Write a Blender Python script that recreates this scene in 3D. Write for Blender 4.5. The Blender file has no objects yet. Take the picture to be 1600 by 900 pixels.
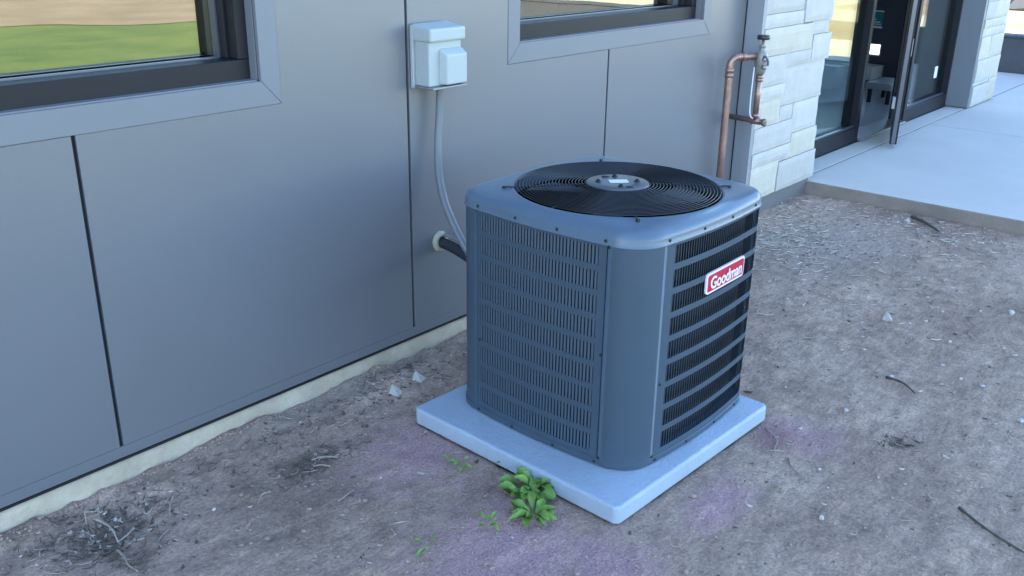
import bpy, math, random
from math import sin, cos, pi, radians
from mathutils import Vector, Matrix, noise
random.seed(7)
S = bpy.context.scene
COL = S.collection

# ------------------------------------------------------------------ camera
CAMZ = 1.6
yaw, pitch, roll, FPX = 0.865757, 0.370911, 0.013253, 1471.84
fw = Vector((sin(yaw)*cos(pitch), cos(yaw)*cos(pitch), -sin(pitch)))
r0 = Vector((cos(yaw), -sin(yaw), 0)); u0 = r0.cross(fw)
rt = r0*cos(roll) + u0*sin(roll); up = rt.cross(fw)
cam = bpy.data.cameras.new('camera'); cam.sensor_width = 36; cam.lens = FPX/1600*36
cam.clip_start = .05; cam.clip_end = 2000
co = bpy.data.objects.new('camera', cam); COL.objects.link(co)
co.matrix_world = Matrix(((rt.x, up.x, -fw.x, 0), (rt.y, up.y, -fw.y, 0), (rt.z, up.z, -fw.z, CAMZ), (0, 0, 0, 1)))
S.camera = co

# ------------------------------------------------------------------ sky, sun, exposure
SUN_EL = radians(30); SUN_AZ = math.atan2(-.75, .66)      # sun stands behind the building, to the left
w = bpy.data.worlds.new('World'); S.world = w; w.use_nodes = True
nt = w.node_tree; nt.nodes.clear()
sky = nt.nodes.new('ShaderNodeTexSky'); sky.sky_type = 'NISHITA'; sky.sun_disc = False
sky.sun_elevation = SUN_EL; sky.sun_rotation = SUN_AZ
sky.ozone_density = 3.0; sky.dust_density = .4; sky.altitude = 300
bg = nt.nodes.new('ShaderNodeBackground'); bg.inputs[1].default_value = .15
wo = nt.nodes.new('ShaderNodeOutputWorld')
nt.links.new(sky.outputs[0], bg.inputs[0]); nt.links.new(bg.outputs[0], wo.inputs[0])
sl = bpy.data.lights.new('sun', 'SUN'); sl.energy = 4.6; sl.angle = radians(.53); sl.color = (1, .93, .82)
so = bpy.data.objects.new('sun', sl); COL.objects.link(so)
sdir = Vector((sin(SUN_AZ)*cos(SUN_EL), cos(SUN_AZ)*cos(SUN_EL), sin(SUN_EL)))
so.rotation_euler = sdir.to_track_quat('Z', 'Y').to_euler(); so.location = (0, 0, 20)
S.view_settings.view_transform = 'Standard'; S.view_settings.look = 'None'
S.view_settings.gamma = 1; S.view_settings.exposure = 2.6

# ------------------------------------------------------------------ materials
def mat(name, c, rough=.6, metal=0, var=.0, vscale=4, bump=0, bscale=40, c2=None, spec=None, objrand=0, stretch=None):
    m = bpy.data.materials.new(name); m.use_nodes = True
    N = m.node_tree.nodes; L = m.node_tree.links; b = N['Principled BSDF']
    b.inputs['Base Color'].default_value = (*c, 1); b.inputs['Roughness'].default_value = rough
    b.inputs['Metallic'].default_value = metal
    if spec is not None: b.inputs['Specular IOR Level'].default_value = spec
    if var or c2 or bump or objrand:
        tc = N.new('ShaderNodeTexCoord'); src = tc.outputs['Object']
        if stretch:
            mp = N.new('ShaderNodeMapping'); mp.inputs['Scale'].default_value = stretch
            L.new(src, mp.inputs[0]); src = mp.outputs[0]
    if var or c2:
        n = N.new('ShaderNodeTexNoise'); n.inputs['Scale'].default_value = vscale; n.inputs['Detail'].default_value = 8
        n.inputs['Roughness'].default_value = .62
        L.new(src, n.inputs['Vector'])
        rp = N.new('ShaderNodeValToRGB'); rp.color_ramp.elements[0].position = .3; rp.color_ramp.elements[1].position = .7
        d = c2 or tuple(x*(1-var) for x in c); e = c if c2 else tuple(min(1, x*(1+var)) for x in c)
        rp.color_ramp.elements[0].color = (*d, 1); rp.color_ramp.elements[1].color = (*e, 1)
        L.new(n.outputs['Fac'], rp.inputs[0]); out = rp.outputs[0]
        if objrand:
            oi = N.new('ShaderNodeObjectInfo'); mr = N.new('ShaderNodeMapRange')
            mr.inputs[3].default_value = 1-objrand; mr.inputs[4].default_value = 1+objrand
            L.new(oi.outputs['Random'], mr.inputs[0])
            hs = N.new('ShaderNodeHueSaturation'); L.new(mr.outputs[0], hs.inputs['Value']); L.new(out, hs.inputs['Color'])
            out = hs.outputs[0]
        L.new(out, b.inputs['Base Color'])
    if bump:
        n2 = N.new('ShaderNodeTexNoise'); n2.inputs['Scale'].default_value = bscale; n2.inputs['Detail'].default_value = 6
        L.new(src, n2.inputs['Vector'])
        bp = N.new('ShaderNodeBump'); bp.inputs['Strength'].default_value = bump; bp.inputs['Distance'].default_value = .01
        L.new(n2.outputs['Fac'], bp.inputs['Height']); L.new(bp.outputs[0], b.inputs['Normal'])
    return m

def glass_mat(name, refl, tint=(.75, .8, .8), rough=0.0, gl=(1, 1, 1)):
    m = bpy.data.materials.new(name); m.use_nodes = True
    N = m.node_tree.nodes; L = m.node_tree.links; N.clear()
    t = N.new('ShaderNodeBsdfTransparent'); t.inputs[0].default_value = (*tint, 1)
    g = N.new('ShaderNodeBsdfGlossy'); g.inputs[0].default_value = (*gl, 1); g.inputs['Roughness'].default_value = rough
    lw = N.new('ShaderNodeLayerWeight'); lw.inputs[0].default_value = .35
    mr = N.new('ShaderNodeMapRange'); mr.inputs[3].default_value = refl; mr.inputs[4].default_value = min(1, refl+.45)
    L.new(lw.outputs['Fresnel'], mr.inputs[0])
    tc = N.new('ShaderNodeTexCoord'); n = N.new('ShaderNodeTexNoise'); n.inputs['Scale'].default_value = 1.6
    L.new(tc.outputs['Object'], n.inputs['Vector'])
    bp = N.new('ShaderNodeBump'); bp.inputs['Strength'].default_value = .02; bp.inputs['Distance'].default_value = .05
    L.new(n.outputs['Fac'], bp.inputs['Height']); L.new(bp.outputs[0], g.inputs['Normal'])
    mx = N.new('ShaderNodeMixShader'); o = N.new('ShaderNodeOutputMaterial')
    L.new(mr.outputs[0], mx.inputs[0]); L.new(t.outputs[0], mx.inputs[1]); L.new(g.outputs[0], mx.inputs[2]); L.new(mx.outputs[0], o.inputs[0])
    return m

M = {}
M['panel'] = mat('grey_cladding', (.148, .150, .160), .33, spec=.9, var=.035, vscale=1.2, bump=.05, bscale=220)
M['trim'] = mat('trim_paint', (.178, .184, .196), .42, var=.03, vscale=2)
M['backing'] = mat('dark_joint', (.02, .024, .035), .8)
M['concrete'] = mat('footing_concrete', (.56, .47, .35), .85, c2=(.38, .31, .22), vscale=9, bump=.5, bscale=60)
M['slab'] = mat('walk_concrete', (.56, .52, .47), .8, var=.06, vscale=1.6, bump=.25, bscale=180)
M['flash'] = mat('grey_flashing', (.30, .30, .31), .5, var=.04)
M['slab_edge'] = mat('dirty_pour_edge', (.33, .27, .22), .9, c2=(.22, .18, .14), vscale=5, bump=.5, bscale=50)
M['stone'] = mat('pale_stone', (.52, .475, .425), .8, var=.07, vscale=9, bump=.35, bscale=50, objrand=.07)
M['stone_cream'] = mat('cream_stone', (.55, .49, .39), .8, var=.07, vscale=9, bump=.35, bscale=50, objrand=.05)
M['mortar'] = mat('mortar', (.16, .15, .14), .9)
M['frame'] = mat('bronze_frame', (.018, .017, .02), .45, spec=.25, var=.1, vscale=5)
M['bead'] = mat('glazing_bead', (.16, .17, .20), .3, .6)
M['winglass'] = glass_mat('reflective_glass', .24, (.35, .38, .38), gl=(1, 1, .90))
M['doorglass'] = glass_mat('door_glass', .05, (.80, .86, .86))
M['clearglass'] = glass_mat('clear_glass', .03, (.96, .95, .90))
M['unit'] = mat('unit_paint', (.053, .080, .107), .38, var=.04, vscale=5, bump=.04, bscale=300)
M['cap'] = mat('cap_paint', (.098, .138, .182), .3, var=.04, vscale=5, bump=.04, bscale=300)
M['coil'] = mat('coil_fins', (.014, .017, .022), .7)
M['black_wire'] = mat('black_wire', (.02, .02, .022), .3)
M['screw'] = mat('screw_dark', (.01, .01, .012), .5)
M['blade'] = mat('fan_blade', (.09, .10, .12), .35, .3)
M['hub'] = mat('motor_plate', (.15, .155, .165), .3, .5)
M['sticker'] = mat('white_sticker', (.8, .82, .82), .5)
M['pad'] = mat('pad_plastic', (.37, .43, .495), .6, var=.10, vscale=3.5, bump=.3, bscale=90)
M['red'] = mat('badge_red', (.52, .015, .05), .35)
M['pink'] = mat('badge_border', (.85, .72, .74), .35)
M['box'] = mat('box_plastic', (.40, .435, .42), .4, var=.02, vscale=8)
M['conduit'] = mat('grey_conduit', (.17, .18, .19), .4, var=.05)
M['insul'] = mat('pipe_insulation', (.02, .022, .028), .7, bump=.4, bscale=120)
M['foam'] = mat('foam_sealant', (.42, .40, .29), .9, var=.1, vscale=30, bump=.8, bscale=60)
M['copper'] = mat('copper', (.50, .30, .24), .4, .8, c2=(.27, .18, .155), vscale=16, bump=.1)
M['copper_dull'] = mat('dull_copper', (.22, .16, .14), .5, .6, var=.2, vscale=20)
M['bronze'] = mat('valve_bronze', (.33, .31, .26), .45, .5, var=.2, vscale=20)
M['lead'] = mat('grey_metal', (.3, .31, .33), .4, .6)
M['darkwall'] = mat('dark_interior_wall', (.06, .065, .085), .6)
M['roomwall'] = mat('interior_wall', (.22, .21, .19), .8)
M['floor'] = mat('interior_floor', (.30, .32, .33), .35, var=.06, vscale=2)
M['asphalt'] = mat('asphalt', (.06, .06, .062), .9, var=.15, vscale=20, bump=.5, bscale=200)
M['brightcon'] = mat('pale_parking', (.60, .53, .36), .85, var=.05, vscale=1)
M['field'] = mat('dry_field', (.42, .31, .14), .9, c2=(.36, .26, .11), vscale=.5)
M['planter'] = mat('dark_block', (.085, .09, .10), .8, var=.1, vscale=6, bump=.3)
M['lawn'] = mat('lawn', (.20, .25, .06), .9, c2=(.09, .15, .032), vscale=.9, bump=1, bscale=60)
M['road'] = mat('gravel_road', (.40, .31, .20), .95, c2=(.27, .20, .12), vscale=.9, bump=.5, bscale=30)
M['leaf'] = mat('weed_leaf', (.165, .29, .05), .5, var=.25, vscale=18, objrand=.22)
M['leafvein'] = mat('leaf_rib', (.14, .30, .09), .55)
M['straw'] = mat('straw', (.66, .56, .45), .8, c2=(.34, .27, .20), vscale=25)
M['twig'] = mat('twig', (.40, .34, .27), .85, c2=(.22, .18, .15), vscale=30)
M['darktwig'] = mat('dark_twig', (.085, .068, .055), .9)
M['deadgrass'] = mat('dead_grass', (.14, .11, .08), .9, c2=(.06, .048, .036), vscale=30)
M['chip'] = mat('stone_chip', (.60, .55, .50), .85, c2=(.42, .38, .34), vscale=60, bump=.4)
M['pebble'] = mat('pebble', (.42, .30, .23), .9, c2=(.25, .18, .14), vscale=300)
M['pinkgrit'] = mat('pink_grit', (.56, .37, .36), .9, c2=(.32, .19, .18), vscale=260)
M['carpaint'] = mat('car_paint', (.03, .032, .036), .25, .3)
M['tyre'] = mat('tyre', (.012, .012, .013), .8)
M['teal'] = mat('poster_teal', (.02, .20, .22), .4)

def dirt_mat():
    m = bpy.data.materials.new('yard_dirt'); m.use_nodes = True
    N = m.node_tree.nodes; L = m.node_tree.links; b = N['Principled BSDF']; b.inputs['Roughness'].default_value = .95
    b.inputs['Specular IOR Level'].default_value = .2
    tc = N.new('ShaderNodeTexCoord'); P = tc.outputs['Object']
    def nz(sc, det=6, r=.6, st=None):
        n = N.new('ShaderNodeTexNoise'); n.inputs['Scale'].default_value = sc; n.inputs['Detail'].default_value = det
        n.inputs['Roughness'].default_value = r
        if st:
            mp = N.new('ShaderNodeMapping'); mp.inputs['Scale'].default_value = st; L.new(P, mp.inputs[0]); L.new(mp.outputs[0], n.inputs['Vector'])
        else: L.new(P, n.inputs['Vector'])
        return n.outputs['Fac']
    def ramp(f, stops):
        r = N.new('ShaderNodeValToRGB'); e = r.color_ramp.elements
        e[0].position, e[0].color = stops[0][0], (*stops[0][1], 1); e[1].position, e[1].color = stops[-1][0], (*stops[-1][1], 1)
        for p_, c_ in stops[1:-1]:
            x = e.new(p_); x.color = (*c_, 1)
        L.new(f, r.inputs[0]); return r.outputs[0]
    def mix(fac, a, b_, mode='MIX'):
        x = N.new('ShaderNodeMix'); x.data_type = 'RGBA'; x.blend_type = mode
        if isinstance(fac, float): x.inputs[0].default_value = fac
        else: L.new(fac, x.inputs[0])
        for i, v in ((6, a), (7, b_)):
            if isinstance(v, tuple): x.inputs[i].default_value = (*v, 1)
            else: L.new(v, x.inputs[i])
        return x.outputs[2]
    def blob(x, y, rx, ry, soft=.5, hi=0):          # stain with a noisy outline
        mp = N.new('ShaderNodeMapping'); mp.vector_type = 'TEXTURE'
        mp.inputs['Location'].default_value = (x, y, 0); mp.inputs['Scale'].default_value = (rx, ry, 100)
        L.new(P, mp.inputs[0])
        ln = N.new('ShaderNodeVectorMath'); ln.operation = 'LENGTH'; L.new(mp.outputs[0], ln.inputs[0])
        ad = N.new('ShaderNodeMath'); ad.operation = 'MULTIPLY_ADD'; L.new(nz(11, 10, .75), ad.inputs[0]); ad.inputs[1].default_value = 2.6
        L.new(ln.outputs['Value'], ad.inputs[2])
        mr = N.new('ShaderNodeMapRange'); mr.inputs[1].default_value = 2.0+soft/2; mr.inputs[2].default_value = 2.0-soft/2; mr.inputs[4].default_value = hi or 1
        L.new(ad.outputs[0], mr.inputs[0]); return mr.outputs[0]
    c = ramp(nz(1.7, 8), [(.3, (.275, .193, .142)), (.5, (.385, .270, .202)), (.72, (.49, .350, .268))])
    c = mix(.75, c, ramp(nz(14, 8, .7), [(.3, (.62, .60, .58)), (.48, (1, 1, 1)), (.7, (1.45, 1.42, 1.38))]), 'MULTIPLY')
    c = mix(.6, c, ramp(nz(95, 5, .75), [(.3, (.5, .5, .5)), (.47, (1, 1, 1)), (.65, (1.7, 1.66, 1.62))]), 'MULTIPLY')
    pink = ramp(nz(130, 4, .8), [(.3, (.30, .165, .15)), (.5, (.49, .295, .285)), (.68, (.74, .49, .47))])
    for q in ((1.85, 1.92, .32, .20, .9, .9), (1.60, 1.36, .34, .28, .8, .9), (2.20, 1.06, .20, .10, .8, .9), (2.76, 1.05, .14, .18, .9, .7), (1.75, 1.12, .17, .15, .8, .9)):
        c = mix(blob(*q), c, pink)
    c = mix(blob(2.68, 1.12, .11, .11, .9, .65), c, (.30, .15, .15))
    c = mix(blob(4.8, 1.9, .8, .5, .9), c, ramp(nz(60, 6, .75), [(.3, (.24, .175, .14)), (.5, (.40, .30, .245)), (.7, (.58, .45, .38))]))
    for q in ((.95, 2.3, .17, .12), (1.55, 2.15, .16, .08), (2.94, .8, .05, .05), (.93, 2.12, .08, .08), (.8, 2.42, .1, .1)):
        c = mix(blob(*q), c, mix(.6, (.07, .055, .045), c, 'MIX'))
    c = mix(blob(2.05, 2.42, .7, .07, .8), c, ramp(nz(20), [(.3, (.25, .19, .145)), (.7, (.44, .34, .26))]))
    vo = N.new('ShaderNodeTexVoronoi'); vo.inputs['Scale'].default_value = 55; L.new(P, vo.inputs['Vector'])
    sp = ramp(vo.outputs['Distance'], [(.10, (1, 1, 1)), (.16, (0, 0, 0))])
    vo2 = N.new('ShaderNodeTexVoronoi'); vo2.inputs['Scale'].default_value = 55; L.new(P, vo2.inputs['Vector'])
    sx = N.new('ShaderNodeSeparateColor'); L.new(vo2.outputs['Color'], sx.inputs[0])
    gt = N.new('ShaderNodeMath'); gt.operation = 'GREATER_THAN'; gt.inputs[1].default_value = .86; L.new(sx.outputs[0], gt.inputs[0])
    ml = N.new('ShaderNodeMath'); ml.operation = 'MULTIPLY'; L.new(gt.outputs[0], ml.inputs[0]); L.new(sp, ml.inputs[1])
    c = mix(ml.outputs[0], c, (.36, .33, .30))
    L.new(c, b.inputs['Base Color'])
    h = None
    for f, k in ((nz(22, 8, .7), .012), (nz(110, 6, .8), .006), (nz(9, 8, .6, (1, 2.5, 1)), .02)):
        a = N.new('ShaderNodeMath'); a.operation = 'MULTIPLY_ADD'; L.new(f, a.inputs[0]); a.inputs[1].default_value = k
        if h is None: a.inputs[2].default_value = 0
        else: L.new(h, a.inputs[2])
        h = a.outputs[0]
    bp = N.new('ShaderNodeBump'); bp.inputs['Strength'].default_value = .9; bp.inputs['Distance'].default_value = 1
    L.new(h, bp.inputs['Height']); L.new(bp.outputs[0], b.inputs['Normal'])
    return m
M['dirt'] = dirt_mat()

# ------------------------------------------------------------------ object helpers
def world_base(o):
    v = Vector((0, 0, 0))
    while o: v += o.location; o = o.parent
    return v
def put(name, vs, fs, m, parent=None, base=None, smooth=False, local=False, bevel=0, mats=None, fm=None, seg=2):
    """one mesh object; vertices in world space unless local"""
    vs = [Vector(v) for v in vs]
    if parent is None and base is None:
        xs = [v.x for v in vs]; ys = [v.y for v in vs]
        base = ((min(xs)+max(xs))/2, (min(ys)+max(ys))/2, min(v.z for v in vs))
    off = Vector(base) if parent is None else world_base(parent)
    if not local: vs = [v-off for v in vs]
    me = bpy.data.meshes.new(name); me.from_pydata([tuple(v) for v in vs], [], fs); me.validate()
    for x in (mats or [m]): me.materials.append(x)
    if fm:
        for p_, i in zip(me.polygons, fm): p_.material_index = i
    if smooth:
        for p_ in me.polygons: p_.use_smooth = True
    o = bpy.data.objects.new(name, me); COL.objects.link(o)
    if parent is None: o.location = off
    else: o.parent = parent
    if bevel:
        b = o.modifiers.new('bevel', 'BEVEL'); b.width = bevel; b.segments = seg; b.limit_method = 'ANGLE'; b.angle_limit = radians(35)
        if smooth: me.shade_auto = True if hasattr(me, 'shade_auto') else None
    return o
def tag(o, label=None, cat=None, group=None, kind=None):
    if label: o['label'] = label
    if cat: o['category'] = cat
    if group: o['group'] = group
    if kind: o['kind'] = kind
    return o
def thing(name, loc, label=None, cat=None, group=None, rz=0, parent=None):
    o = bpy.data.objects.new(name, None); COL.objects.link(o); o.location = loc; o.rotation_euler.z = rz
    o.empty_display_size = .1
    if parent: o.parent = parent
    return tag(o, label, cat, group)
def boxg(x0, x1, y0, y1, z0, z1, n=0):
    v = [(x0, y0, z0), (x1, y0, z0), (x1, y1, z0), (x0, y1, z0), (x0, y0, z1), (x1, y0, z1), (x1, y1, z1), (x0, y1, z1)]
    f = [(0, 3, 2, 1), (4, 5, 6, 7), (0, 1, 5, 4), (1, 2, 6, 5), (2, 3, 7, 6), (3, 0, 4, 7)]
    return v, [tuple(i+n for i in q) for q in f]
def boxes(name, bs, m, parent=None, **k):
    V, F = [], []
    for b in bs:
        v, f = boxg(*b, n=len(V)); V += v; F += f
    return put(name, V, F, m, parent, **k)
def prism_xz(name, pts, y0, y1, m, parent=None, **k):      # polygon in x-z, extruded along y
    n = len(pts); V = [(x, y0, z) for x, z in pts]+[(x, y1, z) for x, z in pts]
    F = [tuple(range(n)), tuple(range(2*n-1, n-1, -1))]+[(i, i+n, (i+1) % n+n, (i+1) % n) for i in range(n)]
    return put(name, V, F, m, parent, **k)
def prism_xy(pts, z0, z1, n0=0):
    n = len(pts); V = [(x, y, z0) for x, y in pts]+[(x, y, z1) for x, y in pts]
    F = [tuple(n0+i for i in range(n-1, -1, -1)), tuple(n0+n+i for i in range(n))]+[(n0+i, n0+(i+1) % n, n0+(i+1) % n+n, n0+i+n) for i in range(n)]
    return V, F
def tubeg(path, r, seg=12, n0=0, caps=True):
    path = [Vector(p_) for p_ in path]; V, F = [], []
    rs = r if isinstance(r, (list, tuple)) else [r]*len(path)
    prev = None
    for i, p_ in enumerate(path):
        t = (path[min(i+1, len(path)-1)]-path[max(i-1, 0)]).normalized()
        if prev is None:
            a = Vector((0, 0, 1)) if abs(t.z) < .9 else Vector((1, 0, 0)); u = t.cross(a).normalized()
        else: u = (prev-t*prev.dot(t)).normalized()
        prev = u; w_ = t.cross(u)
        for k in range(seg):
            an = 2*pi*k/seg; V.append(p_+u*cos(an)*rs[i]+w_*sin(an)*rs[i])
    for i in range(len(path)-1):
        for k in range(seg):
            a = n0+i*seg+k; b = n0+i*seg+(k+1) % seg; F.append((a, b, b+seg, a+seg))
    if caps:
        F.append(tuple(n0+k for k in range(seg-1, -1, -1))); F.append(tuple(n0+(len(path)-1)*seg+k for k in range(seg)))
    return V, F
def tube(name, path, r, m, parent=None, seg=12, **k):
    V, F = tubeg(path, r, seg); k.setdefault('smooth', True); return put(name, V, F, m, parent, **k)
def smooth_path(pts, n=8):
    P = [Vector(q) for q in pts]; P = [P[0]*2-P[1]]+P+[P[-1]*2-P[-2]]; out = []
    for i in range(1, len(P)-2):
        for k in range(n):
            t = k/n; a, b, c, d = P[i-1:i+3]
            out.append(.5*((2*b)+(c-a)*t+(2*a-5*b+4*c-d)*t*t+(-a+3*b-3*c+d)*t**3))
    out.append(P[-2]); return out
def lathe(name, prof, c, m, parent=None, axis=(0, 0, 1), seg=20, **k):   # prof: (radius, height) from c along axis
    ax = Vector(axis).normalized(); a = Vector((1, 0, 0)) if abs(ax.x) < .8 else Vector((0, 1, 0))
    u = ax.cross(a).normalized(); w_ = ax.cross(u); V, F = [], []
    for r_, h in prof:
        for s in range(seg):
            an = 2*pi*s/seg; V.append(Vector(c)+ax*h+u*cos(an)*r_+w_*sin(an)*r_)
    for i in range(len(prof)-1):
        for s in range(seg):
            x = i*seg+s; y = i*seg+(s+1) % seg; F.append((x, y, y+seg, x+seg))
    F.append(tuple(range(seg-1, -1, -1))); F.append(tuple((len(prof)-1)*seg+s for s in range(seg)))
    k.setdefault('smooth', True); return put(name, V, F, m, parent, **k)

D = 2.468          # plane of the cladding
# ------------------------------------------------------------------ ground
PX, PY, PS, PA = 1.909, 1.222, .863, -.037     # equipment pad: front corner, side, turn
def gh(x, y):
    v = Vector((x, y, 0))
    h = noise.fractal(v*1.1, 1, 2, 4)*.012+noise.fractal(v*5+Vector((9, 2, 0)), 1, 2, 4)*.0085+noise.fractal(v*17, 1, 2, 3)*.0042
    if y > 2.2 and x < 5: h += .030*min(1, (y-2.2)/.25)*(.45+.55*min(1, max(0, (x-.9)/1.2)))*(.75+.6*noise.noise(v*3))+.016*min(1, (y-2.2)/.25)*noise.fractal(v*13, 1, 2, 3)
    for hx, hy, r_, d in ((.96, 2.3, .13, .03), (2.945, .80, .045, .02), (1.56, 2.14, .12, .012), (5.4, 1.6, .25, .008)):
        q = ((x-hx)**2+(y-hy)**2)/(r_*r_)
        if q < 6: h -= d*math.exp(-q)
    ca, sa = cos(-PA), sin(-PA); lx = (x-PX)*ca-(y-PY)*sa; ly = (x-PX)*sa+(y-PY)*ca
    dx = max(-lx, lx-PS, 0); dy = max(-ly, ly-PS, 0); dd = math.hypot(dx, dy)
    if lx > .02 and lx < PS-.02 and ly > .02 and ly < PS-.02: return -.02
    if dd < .12: h = h*(.25+.75*dd/.12)-.003*(1-dd/.12)
    if x > 5.69 or y > D+.01: h = min(h, 0)-.01
    far = max(abs(x-3)-5, abs(y-1)-4, 0)
    return -.04 if far > 1 else (h-.02 if far > 0 else h)
def axis(a, b, st, ext):
    L_ = []; x = a
    while x < b: L_.append(x); x += st
    lo = []; hi = []; s = st; x = a
    while x > -ext: s *= 1.35; x -= s; lo.append(x)
    s = st; x = L_[-1]
    while x < ext: s *= 1.35; x += s; hi.append(x)
    return lo[::-1]+L_+hi
gx = axis(.4, 6.0, .017, 500); gy = axis(-.1, 2.62, .015, 500)
V = [(x, y, gh(x, y)) for y in gy for x in gx]; nx = len(gx)
F = [(j*nx+i, j*nx+i+1, (j+1)*nx+i+1, (j+1)*nx+i) for j in range(len(gy)-1) for i in range(nx-1)]
put('ground', V, F, M['dirt'], base=(0, 0, 0), smooth=True)['kind'] = 'structure'

def sheet(name, pts, z, m, kind='structure'):
    return tag(put(name, [(x, y, z) for x, y in pts], [tuple(range(len(pts)))], m, base=(0, 0, 0)), kind=kind)
sheet('lawn', [(-60, -4.6), (-60, -300), (300, -300), (300, -4.6), (60, -4.6), (12, -4.6)], .004, M['lawn'])
sheet('gravel_road', [(-60, -40.), (-60, -50), (80, 20.5-.5), (80, 31), (14.0, -4.62+.0), (13.5, -6.3)] if False else
      [(-50, -36.5), (-50, -45), (300, 132), (300, 150), (6.9, -9.9)], .012, M['road'])
# concrete walk in front of the entrance: two pours and the strip under the doors
def slabp(name, x0, x1, y0, y1, z1=.08, m='slab'):
    v, f = boxg(x0, x1, y0, y1, -.10, z1)
    o = put(name, v, f, None, mats=[M[m], M['slab_edge']], fm=[0, 0, 1, 1, 1, 1], bevel=.008); return tag(o, kind='structure')
slabp('pavement', 5.69, 8.14, -1.5, 2.425)
slabp('pavement', 8.147, 11.84, -1.5, 2.425)
slabp('pavement', 5.75, 9.95, 2.431, 2.60)
slabp('pavement', 9.96, 11.84, 2.431, 9)
sheet('parking_lot', [(11.84, -1.5), (19.5, -6), (19.2, 3.9), (14.2, 4.9), (13.6, 40), (11.84, 40)], .02, M['brightcon'])
sheet('parking_lot', [(10.2, -2.95), (300, -2.95), (300, -60), (60, -32), (15.5, -9)], .016, M['brightcon'])
sheet('field', [(60, -2.9), (300, -2.9), (300, 400), (-200, 400), (-200, 7), (11.84, 7), (11.84, 3), (13, -4.6)], .008, M['field'])

# ------------------------------------------------------------------ building
B = thing('building', (4, 2.6, 0), 'single-storey building with grey panel cladding, dark-framed windows, stone pillars and a glazed entrance', 'building')
XL, XR, YB, HT = -9., 10.0, 6.4, 4.7
def part(o, **k): return tag(o, **k)
# structure shell
LW = (.285, 1.706, 1.137, 2.60); RW = (2.928, 4.360, 1.152, 2.60)      # window openings x0 x1 z0 z1
LT = (.21, 1.777, 1.062, 2.675); RT = (2.856, 4.434, 1.076, 2.675)     # outer edge of the trims
y0b, y1b = D+.014, D+.25
boxes('wall_core', [(XL, LW[0], y0b, y1b, 0, HT-.1), (LW[1], RW[0], y0b, y1b, 0, HT-.1), (RW[1], 4.84, y0b, y1b, 0, HT-.1),
                    (LW[0], LW[1], y0b, y1b, 0, LW[2]-.002), (RW[0], RW[1], y0b, y1b, 0, RW[2]-.002),
                    (LW[0], LW[1], y0b, y1b, LW[3], HT-.1), (RW[0], RW[1], y0b, y1b, RW[3], HT-.1)], M['backing'], B)
boxes('rear_wall', [(XL, XR, YB-.2, YB, 0, HT-.1)], M['panel'], B)
boxes('end_wall', [(XL-.2, XL, D+.3, YB, 0, HT-.1)], M['panel'], B)
# right end wall (lobby side) with glazed openings
ex0, ex1 = 9.9, 10.05
op = [(2.98, 3.35, .17, 2.6), (3.53, 3.71, .36, .48), (3.80, 4.62, .27, 2.6)]
eb = [(ex0, ex1, 2.75, 2.98, 0, HT-.1), (ex0, ex1, 3.35, 3.53, 0, HT-.1), (ex0, ex1, 3.71, 3.80, 0, HT-.1), (ex0, ex1, 4.62, YB-.2, 0, HT-.1),
      (ex0, ex1, 2.98, 3.35, 0, .17), (ex0, ex1, 2.98, 3.35, 2.6, HT-.1), (ex0, ex1, 3.53, 3.71, 0, .36), (ex0, ex1, 3.53, 3.71, .48, HT-.1),
      (ex0, ex1, 3.80, 4.62, 0, .27), (ex0, ex1, 3.80, 4.62, 2.6, HT-.1)]
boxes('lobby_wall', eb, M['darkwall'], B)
for a, b, c, d in op:
    wv = thing('window', (ex0, (a+b)/2, c), parent=B); wv.location -= B.location
    boxes('window_pane', [(ex0+.06, ex0+.068, a, b, c, d)], M['clearglass'], wv)
    boxes('window_frame', [(ex0-.01, ex0+.05, a, a+.014, c, d), (ex0-.01, ex0+.05, b-.014, b, c, d), (ex0-.01, ex0+.05, a+.014, b-.014, c, c+.014)], M['trim'], wv)
boxes('lobby_floor', [(5.9, 9.9, 2.66, YB-.2, .02, .085)], M['floor'], B)
boxes('partition_wall', [(5.75, 5.9, 2.75, YB-.2, 0, HT-.1)], M['roomwall'], B)
boxes('ceiling', [(5.9, 9.9, 2.75, YB-.2, 2.9, 3.0)], M['roomwall'], B)
boxes('roof', [(XL-.3, XR+.15, D-.05, YB+.2, HT-.1, HT+.15)], M['trim'], B)
# plinth of cast concrete
def wavy_plinth():
    V, F = [], []; n = 140; y = D+.006
    for i in range(n+1):
        x = -1.5+(4.84+1.5)*i/n; a = noise.noise(Vector((x*6, 0, 0)))*.002; b = noise.noise(Vector((x*14, 3, 0)))*.0025
        V += [(x, y+.02, .0785+b*.5), (x, y-.001+a, .075+b), (x, y-.006+a*2, .06), (x, y-.010+a*2, -.05)]
    for i in range(n):
        for k in range(3): a = i*4+k; F.append((a, a+1, a+5, a+4))
    return put('foundation', V, F, M['concrete'], B, smooth=True)
wavy_plinth()
boxes('foundation', [(XL, -1.5, D, y1b, -.05, .076)], M['concrete'], B)
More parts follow.
